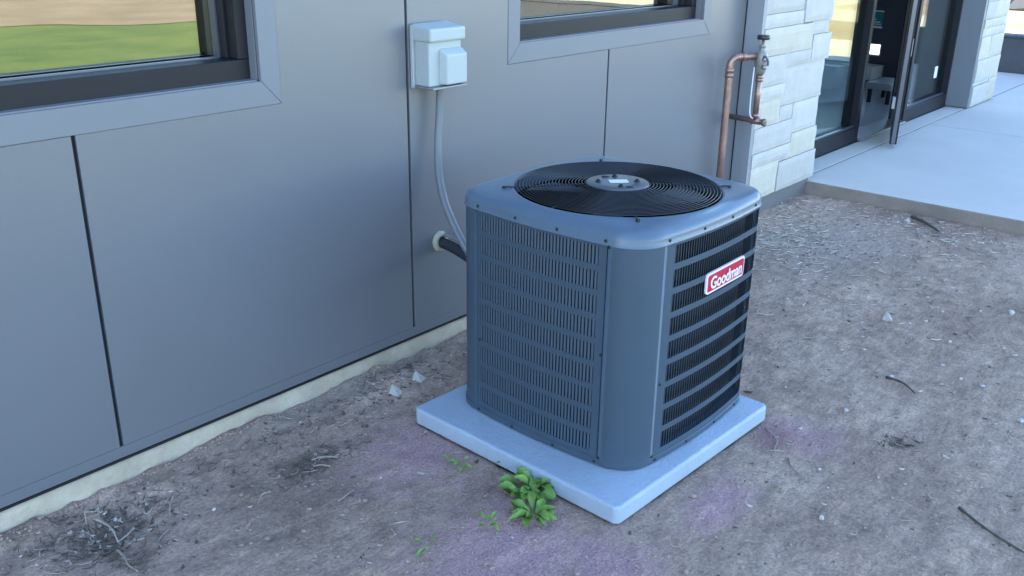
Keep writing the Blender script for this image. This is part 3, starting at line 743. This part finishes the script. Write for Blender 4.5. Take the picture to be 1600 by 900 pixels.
tag(tube('conduit', smooth_path([(2.435, D-.045, 1.05), (2.428, D-.045, .95), (2.412, D-.05, .82), (2.408, D-.062, .70), (2.415, D-.10, .58), (2.425, D-.20, .44), (2.43, D-.36, .345), (2.43, D-.50, .30)]),
         .015, M['conduit'], seg=14), 'smooth grey conduit curving down from the electrical box to behind the condenser', 'conduit')
RL = thing('refrigerant_line', (2.45, D, .43), 'dark insulated refrigerant pipe coming out of a foam-sealed hole in the wall', 'pipe')
tube('insulated_pipe', smooth_path([(2.465, D+.01, .437), (2.462, D-.06, .433), (2.455, D-.16, .415), (2.45, D-.30, .375), (2.45, D-.48, .33)]), .021, M['insul'], RL, seg=14)
tube('copper_line', smooth_path([(2.478, D+.01, .468), (2.475, D-.07, .462), (2.468, D-.17, .445), (2.46, D-.30, .405), (2.46, D-.46, .36)]), .007, M['lead'], RL, seg=8)
V, F = [], []; sg = 22
for i in range(sg):
    a = 2*pi*i/sg; j = 1+.16*noise.noise(Vector((cos(a)*2, sin(a)*2, 4)))
    for rr_, yy in ((.040*j, -.001), (.037*j, -.010), (.030*j, -.016), (.020, -.014)): V.append((2.463+rr_*cos(a), D+yy, .441+rr_*sin(a)*1.05))
for i in range(sg):
    for q in range(3): a = 4*i+q; b = 4*((i+1) % sg)+q; F.append((a, a+1, b+1, b))
put('foam_seal', V, F, M['foam'], RL, smooth=True)

# ------------------------------------------------------------------ copper irrigation valve
CP = thing('copper_valve_pipe', (4.58, D-.06, 0), 'copper standpipe with a bronze shut-off valve and black knob beside the stone pillar', 'pipe')
xr, yr = 4.575, D-.06; xd, yd = 4.700, D-.172
e = Vector((xd-xr, yd-yr, 0)).normalized()
pth = [Vector((xr, yr, -.03)), Vector((xr, yr, .45)), Vector((xr, yr, .905))]
for i in range(1, 9):
    a = pi/2*i/8; pth.append(Vector((xr, yr, .905))+e*.05*(1-cos(a))+Vector((0, 0, .05*sin(a))))
pth.append(Vector((xd, yd, .955))-e*.01)
tube('riser', pth, .0195, M['copper'], CP, seg=16)
for z in (.86, .885): lathe('coupling', [(.0198, -.012), (.0232, -.011), (.0232, .009), (.0198, .010)], (xr, yr, z), M['copper'], CP, seg=18)
lathe('coupling', [(.0198, -.012), (.0235, -.011), (.0235, .011), (.0198, .012)], tuple(Vector((xr, yr, .955))+e*.075), M['copper'], CP, axis=tuple(e), seg=18)
vb = lathe('valve_body', [(.017, .86), (.026, .875), (.030, .90), (.034, .925), (.035, .955), (.030, .975), (.018, .985), (.016, 1.005), (.020, 1.01), (.010, 1.018), (.008, 1.045)], (xd, yd, 0), M['bronze'], CP, seg=18)
lathe('knob', [(.006, 1.04), (.031, 1.042), (.033, 1.046), (.033, 1.060), (.030, 1.064), (.006, 1.065)], (xd, yd, 0), M['black_wire'], CP, seg=18)
nrm = Vector((e.y, -e.x, 0))
for s, z in ((1, .945), (1, .905), (-1, .93)):
    c0 = Vector((xd, yd, z))+nrm*s*.03; lathe('test_cock', [(.009, 0), (.009, .018), (.012, .019), (.012, .027), (.004, .03)], tuple(c0), M['lead'], CP, axis=tuple(nrm*s), seg=10)
tube('handle', [Vector((xd, yd, .958))+nrm*.03, Vector((xd, yd, .962))+nrm*.058, Vector((xd+.02, yd, .948))+nrm*.075, Vector((xd+.02, yd, .915))+nrm*.07], .006, M['lead'], CP, seg=8)
tube('drop_pipe', [(xd, yd, .62), (xd, yd, .75), (xd, yd, .865)], .0155, M['copper'], CP, seg=14)
for z in (.85, .835, .645): lathe('coupling', [(.0158, -.01), (.0195, -.009), (.0195, .007), (.0158, .009)], (xd, yd, z), M['copper'], CP, seg=16)
tube('outlet_pipe', [(4.712, D+.005, .618), (4.706, yd, .615), (4.704, yd-.055, .612)], .0145, M['copper_dull'], CP, seg=14)
lathe('tee', [(.0148, -.03), (.0195, -.029), (.0195, .027), (.0148, .029)], (4.706, yd, .615), M['copper'], CP, axis=(0, 1, 0), seg=16)
lathe('end_fitting', [(.0148, 0), (.020, .002), (.021, .016), (.012, .018)], (4.704, yd-.042, .612), M['copper_dull'], CP, axis=(0, -1, 0), seg=12)
tube('drain_tube', smooth_path([(xd-.03, yd+.02, .90), (xd-.035, yd+.02, .80), (xd-.033, yd+.018, .66), (xd-.01, yd+.005, .625)]), .0035, M['sticker'], CP, seg=8)
lathe('wall_flange', [(.036, 0), (.034, .004), (.016, .006)], (4.712, D-.0005, .618), M['lead'], CP, axis=(0, -1, 0), seg=16)

# ------------------------------------------------------------------ weeds
def leaf_mesh(Ln, W, droop, nm):
    V, F = [], []; n_ = 8
    for i in range(n_+1):
        t = i/n_; w_ = W*(.10+.9*math.sin(pi*min(1, max(0, (t-.12)/.88))**1.35)) if t > .2 else W*(.10+.12*t)
        if i == n_: w_ = W*.05
        x = Ln*t; z = droop*Ln*(sin(t*2.2)*.22-t*t*.22)
        wv = .06*W*sin(i*2.4)
        V += [(x, -w_/2, z+.16*w_+wv), (x, -w_*.22, z+.03*w_), (x, 0, z-.05*w_), (x, w_*.22, z+.03*w_), (x, w_/2, z+.16*w_-wv)]
    for i in range(n_):
        for q in range(4): a = 5*i+q; F.append((a, a+5, a+6, a+1))
    me = bpy.data.meshes.new(nm); me.from_pydata(V, [], F)
    for p_ in me.polygons: p_.use_smooth = True
    me.materials.append(M['leaf']); return me
LM = [leaf_mesh(.075, .042, 1.0, 'leaf_a'), leaf_mesh(.085, .040, 1.5, 'leaf_b'), leaf_mesh(.06, .038, .7, 'leaf_c')]
def weed(x, y, n_, size, label, spread=.02, lift=28, narrow=1.0, group=None):
    z = gh(x, y); W_ = thing('weed', (x, y, z), label, 'weed', group)
    ga = random.uniform(0, 6)
    for i in range(n_):
        a = ga+i*2.4+random.uniform(-.3, .3); o = bpy.data.objects.new('leaf', random.choice(LM)); COL.objects.link(o); o.parent = W_
        inner = i/n_; s = size*random.uniform(.75, 1.1)*(1-.35*inner)
        o.location = (spread*cos(a)*.4+random.uniform(-spread, spread)*.5, spread*sin(a)*.4+random.uniform(-spread, spread)*.5, .003+.012*inner)
        o.rotation_euler = (random.uniform(-.35, .35), -radians(random.uniform(4, lift)+25*inner**1.5), a)
        o.scale = (s, s*narrow, s)
weed(1.895, 1.520, 30, 1.0, 'largest leafy green weed, growing against the left front edge of the pad', .05, 40)
weed(1.845, 1.510, 14, 1.0, 'leafy green weed just left of the largest one beside the pad', .03, 34)
weed(1.778, 1.425, 22, 1.05, 'star-shaped green weed rosette in front of the largest weed', .012, 22, .75)
weed(1.665, 1.505, 7, .6, 'small faded weed rosette left of the star-shaped weed', .02, 30, .6)
weed(1.840, 1.785, 8, .55, 'small weed seedling on the gravel halfway along the left edge of the pad', .03, 20, .8)
weed(1.925, 1.700, 5, .45, 'tiny grassy weed touching the left edge of the pad', .01, 60, .4)
weed(2.018, 1.385, 4, .45, 'tiny sprout against the pad edge right of the weeds', .008, 60, .6)
weed(1.49, 1.56, 6, .5, 'faint low weed at the lower edge left of the weeds', .03, 20, .6)
weed(2.36, .96, 5, .30, 'tiny green sprout in the dirt right of the pad front corner', .02, 40, .6)

# ------------------------------------------------------------------ litter on the ground
def scatter(name, items, m, label, cat='litter'):
    V, F = [], []
    for it in items:
        v, f = it(len(V)); V += v; F += f
    return tag(put(name, V, F, m, base=(0, 0, 0)), kind='stuff')
def straw_at(x, y, L_, r_, a, bend=.2, flat=.0):
    def g(n0):
        P = []
        for i in range(4):
            t = i/3-.5; px_ = x+cos(a)*L_*t-sin(a)*bend*L_*(t*t*4-.5)*.5; py_ = y+sin(a)*L_*t+cos(a)*bend*L_*(t*t*4-.5)*.5
            P.append((px_, py_, gh(px_, py_)+r_*.7+flat*abs(t)))
        return tubeg(P, [r_*.7, r_, r_, r_*.5], 4, n0, False)
    return g
def stone_at(x, y, s, fl=.6, rnd=random, sink=.2):
    def g(n0):
        a0 = rnd.uniform(0, 6); V = []; z = gh(x, y)-s*fl*sink
        for zz, k in ((0, .75), (s*fl*.55, 1), (s*fl, .55)):
            for i in range(5):
                a = a0+i*2*pi/5; q = s*k*rnd.uniform(.7, 1.1); V.append((x+q*cos(a)*.6, y+q*sin(a)*.6, z+zz*rnd.uniform(.85, 1.1)))
        F = [(n0+r_*5+i, n0+r_*5+(i+1) % 5, n0+(r_+1)*5+(i+1) % 5, n0+(r_+1)*5+i) for r_ in range(2) for i in range(5)]
        F.append(tuple(n0+10+i for i in range(5))); return V, F
    return g
def onpad(x, y, mg=.012):
    ca, sa = cos(-PA), sin(-PA); lx = (x-PX)*ca-(y-PY)*sa; ly = (x-PX)*sa+(y-PY)*ca
    return -mg < lx < PS+mg and -mg < ly < PS+mg
def ok(x, y): return x < 5.67 and y < 2.44 and not onpad(x, y)
def cloud(cx_, cy_, rx, ry, n_, rnd):
    out = []
    while len(out) < n_:
        x, y = rnd.gauss(cx_, rx), rnd.gauss(cy_, ry)
        if ok(x, y): out.append((x, y))
    return out
R = random.Random(5)
it = []
for cx_, cy_, rx, ry, n_ in ((4.75, 2.05, .22, .12, 330), (5.2, 2.25, .2, .1, 90), (4.45, 1.9, .15, .15, 70), (5.45, 1.75, .12, .28, 90), (5.3, 1.3, .22, .35, 90), (1.58, 2.13, .09, .035, 12),
                             (.95, 2.3, .11, .08, 22), (2.15, 2.3, .25, .06, 45), (2.62, 1.05, .08, .08, 10), (4.5, 1.5, .4, .25, 60)):
    for x, y in cloud(cx_, cy_, rx, ry, n_, R): it.append(straw_at(x, y, R.uniform(.015, .07)*(1 if cx_ > 4 else .7), R.uniform(.0010, .0034)*(1 if cx_ > 4 else .45), R.gauss(-.7, .9), R.uniform(-.2, .2), R.uniform(0, .012)))
for _ in range(420):
    x, y = R.uniform(.7, 5.6), R.uniform(.0, 2.4)
    if ok(x, y): it.append(straw_at(x, y, R.uniform(.012, .05), R.uniform(.0005, .0012), R.uniform(0, 3.14), R.uniform(-.7, .7), R.uniform(0, .01)))
scatter('straw_litter', it, M['straw'], '')
it = []
for cx_, cy_, rx, ry, n_ in ((.96, 2.31, .10, .07, 260), (1.57, 2.14, .10, .035, 90), (2.0, 2.36, .5, .04, 160), (2.2, 2.28, .3, .06, 120), (2.94, .80, .035, .035, 40), (.9, 2.12, .08, .06, 60), (1.3, 2.3, .3, .05, 90)):
    for x, y in cloud(cx_, cy_, rx, ry, n_, R): it.append(straw_at(x, y, R.uniform(.008, .035), R.uniform(.0006, .0016), R.uniform(0, 3.14), R.uniform(-.4, .4), R.uniform(0, .02)))
scatter('dead_grass', it, M['deadgrass'], '')
def flake(x, y, s, a):
    def g(n0):
        z = gh(x, y)+.001; c, d = cos(a), sin(a); P = []
        for u, v, h in ((-1, 0, .25), (-.3, .5, 0), (.6, .42, .1), (1, 0, .35), (.5, -.45, .1), (-.4, -.4, .0)):
            P.append((x+s*(u*c-v*d), y+s*(u*d+v*c), z+s*h*R.uniform(.3, 1.3)))
        return P, [(n0, n0+1, n0+2, n0+3), (n0, n0+3, n0+4, n0+5)]
    return g
for nm, mm, cnt in (('leaf_litter', 'straw', 420), ('dark_litter', 'deadgrass', 500)):
    it = []
    for _ in range(cnt):
        x, y = R.uniform(.65, 5.6), R.uniform(-.1, 2.42)
        if ok(x, y): it.append(flake(x, y, abs(R.gauss(0, .005))+.003, R.uniform(0, 6)))
    for cx_, cy_, rx, ry, n_ in ((.96, 2.31, .12, .08, 70), (4.9, 1.9, .4, .3, 120), (2.1, 2.3, .3, .06, 60)):
        for x, y in cloud(cx_, cy_, rx, ry, n_, R): it.append(flake(x, y, R.uniform(.003, .011), R.uniform(0, 6)))
    scatter(nm, it, M[mm], '')
it = []
for cx_, cy_, rx, ry, n_ in ((5.45, 1.6, .13, .35, 55), (5.3, 1.1, .25, .3, 40), (4.6, 1.5, .5, .25, 50), (4.2, .9, .6, .4, 30)):
    for x, y in cloud(cx_, cy_, rx, ry, n_, R): it.append(stone_at(x, y, R.uniform(.006, .019), .35, R))
for _ in range(80):
    x, y = R.uniform(.7, 5.6), R.uniform(.0, 2.4)
    if ok(x, y): it.append(stone_at(x, y, R.uniform(.003, .009), .4, R))
scatter('pale_chips', it, M['chip'], '')
it = []
for _ in range(1500):
    x, y = R.uniform(.6, 5.6), R.uniform(-.1, 2.4)
    if ok(x, y): it.append(stone_at(x, y, abs(R.gauss(0, .006))+.002, .6, R))
for _ in range(900):
    x = R.uniform(.6, 4.8); it.append(stone_at(x, 2.454-abs(R.gauss(0, .02)), R.uniform(.003, .011), .7, R))
for _ in range(700):
    x, y = R.uniform(.6, 5.6), R.uniform(-.1, 2.4)
    if ok(x, y): it.append(stone_at(x, y, R.uniform(.008, .018), .38, R, .45))
for _ in range(500):
    t = R.uniform(0, PS); u = -abs(R.gauss(0, .008))-.006
    x, y = padloc(*((t, u) if R.random() < .5 else (u, t))); it.append(stone_at(x, y, R.uniform(.002, .007), .7, R))
scatter('dirt_clods', it, M['pebble'], '')
it = []
for cx_, cy_, rx, ry, n_ in ((1.93, 2.0, .26, .14, 900), (1.62, 1.42, .2, .17, 1500), (2.15, 1.1, .14, .07, 450), (2.72, 1.06, .09, .11, 350), (1.78, 1.12, .1, .1, 400), (1.85, 1.6, .12, .2, 500)):
    for x, y in cloud(cx_, cy_, rx, ry, n_, R): it.append(stone_at(x, y, R.uniform(.0018, .0048), .7, R))
scatter('pink_grit', it, M['pinkgrit'], '')
# single fragments and sticks
FRG = [(2.036, 2.271, .030, 'white triangular stone fragment between the wall and the left corner of the pad'),
       (3.965, 1.209, .028, 'upright pale stone chip alone on bare dirt right of the condenser'),
       (4.398, .82, .026, 'flat white chip near the right edge of the view'), (3.022, 1.011, .017, 'small white chip beyond the reddish soil patch'),
       (3.372, .525, .024, 'flat pale stone at the far right edge level with the pad'), (2.333, .802, .016, 'rounded pale stone lowest right of the pad front corner'),
       (2.592, .921, .012, 'dark-sided pebble nearest the reddish soil patch'), (3.545, .782, .014, 'pale pebble above and left of the flat right edge stone'),
       (2.16, 2.28, .017, 'small pale fragment right of the white triangular fragment'), (1.63, 1.905, .008, 'tiny white chip left of the pad on the gravel'),
       (5.49, 1.66, .034, 'whitest stone chip at the foot of the concrete walk edge'), (1.198, 2.137, .012, 'pale flake on the dirt below the first wall joint'),
       (3.9, .93, .016, 'pale pebble on the open dirt between the two white chips at right'), (1.00, 2.335, .012, 'white pebble in the dug hollow at the lower left')]
for x, y, s, lb in FRG:
    rnd = random.Random(int(x*1000)); v, f = stone_at(x, y, s, .75, rnd, .1)(0)
    if 'triangular' in lb or 'upright' in lb:
        z0 = gh(x, y); v = [(x+.028, y-.006, z0), (x-.020, y+.02, z0), (x-.012, y-.022, z0), (x-.018, y+.004, z0+.045), (x+.004, y+.018, z0+.012)]; f = [(0, 2, 3), (0, 3, 4), (1, 4, 3), (1, 3, 2), (0, 4, 1), (0, 1, 2)]
    tag(put('stone_fragment', v, f, M['chip']), lb, 'stone', 'pale stone fragments on the dirt')
def stick(pts, r_, m, label):
    P = smooth_path([(x, y, gh(x, y)+r_+dz) for x, y, dz in pts], 5); n_ = len(P)
    tag(tube('stick', P, [r_*(1-.5*i/n_)*(1+.15*sin(i*2.3)) for i in range(n_)], M[m], seg=6), label, 'stick', 'sticks and roots on the dirt')
stick([(5.56, 1.66, .01), (5.49, 1.56, .014), (5.42, 1.46, .004)], .011, 'darktwig', 'thick dark stick lying near the edge of the concrete walk')
stick([(2.66, .52, .0), (2.61, .45, .004), (2.575, .38, .002), (2.55, .28, 0)], .0045, 'darktwig', 'long dark stick at the lower right corner of the view')
stick([(3.37, 1.0, 0), (3.35, .93, .006), (3.31, .87, .0)], .005, 'darktwig', 'dark curved twig on open dirt right of the condenser')
stick([(.945, 2.34, .02), (.955, 2.27, .03), (.945, 2.21, .012)], .0042, 'twig', 'pale forked root standing up in the dug hollow')
stick([(.945, 2.215, .015), (.985, 2.225, .016), (1.01, 2.25, .012)], .003, 'twig', 'thin pale root branching right in the dug hollow')
stick([(.94, 2.205, .012), (.91, 2.19, .006), (.885, 2.20, .002)], .0055, 'darktwig', 'short dark root stub at the bottom of the dug hollow')
stick([(.925, 2.18, .008), (.915, 2.12, .012), (.905, 2.08, .006), (.912, 2.045, .0)], .0036, 'twig', 'pale root curling down from the dug hollow')
stick([(.955, 2.41, .006), (.938, 2.38, .020), (.925, 2.35, .004)], .0035, 'twig', 'pale bent straw leaning by the concrete plinth')
stick([(1.16, 2.29, .004), (1.125, 2.25, .008), (1.10, 2.21, .0)], .0032, 'twig', 'single curved pale stalk on bare dirt right of the hollow')
stick([(1.005, 2.09, .002), (1.02, 2.13, .004), (1.07, 2.16, .002)], .0028, 'twig', 'curved pale stalk below the hollow at the bottom left')
stick([(1.36, 2.09, .004), (1.33, 2.09, .008), (1.30, 2.07, .0)], .0038, 'twig', 'short pale stick left of the pad on brown dirt')
stick([(1.46, 1.90, .002), (1.49, 1.90, .006), (1.53, 1.91, .002)], .0030, 'twig', 'short pale twig in the dirt left of the purple gravel')
for i, (x, y, a) in enumerate(((1.60, 2.12, .5), (1.585, 2.135, .75), (1.56, 2.10, .35))):
    stick([(x-.03*cos(a-1.4), y-.03*sin(a-1.4), .004), (x, y, .012), (x+.03*cos(a-1.4), y+.03*sin(a-1.4), .004)], .0032, 'twig',
          ('right pale stick of three lying together left of the pad', 'middle pale stick of three lying together left of the pad', 'left pale stick of three lying together left of the pad')[i])
stick([(2.72, 1.17, .0), (2.66, 1.10, .004), (2.60, 1.08, .0)], .003, 'twig', 'pale thin stick by the reddish soil at the pad right corner')
stick([(2.58, 1.02, .0), (2.53, .98, .004), (2.50, .92, .0)], .0028, 'twig', 'pale thin stick right of the pad front edge')
stick([(2.955, .84, .002), (2.92, .80, .008), (2.925, .77, .002)], .0024, 'twig', 'thin pale root crossing the small dark hole in the dirt')
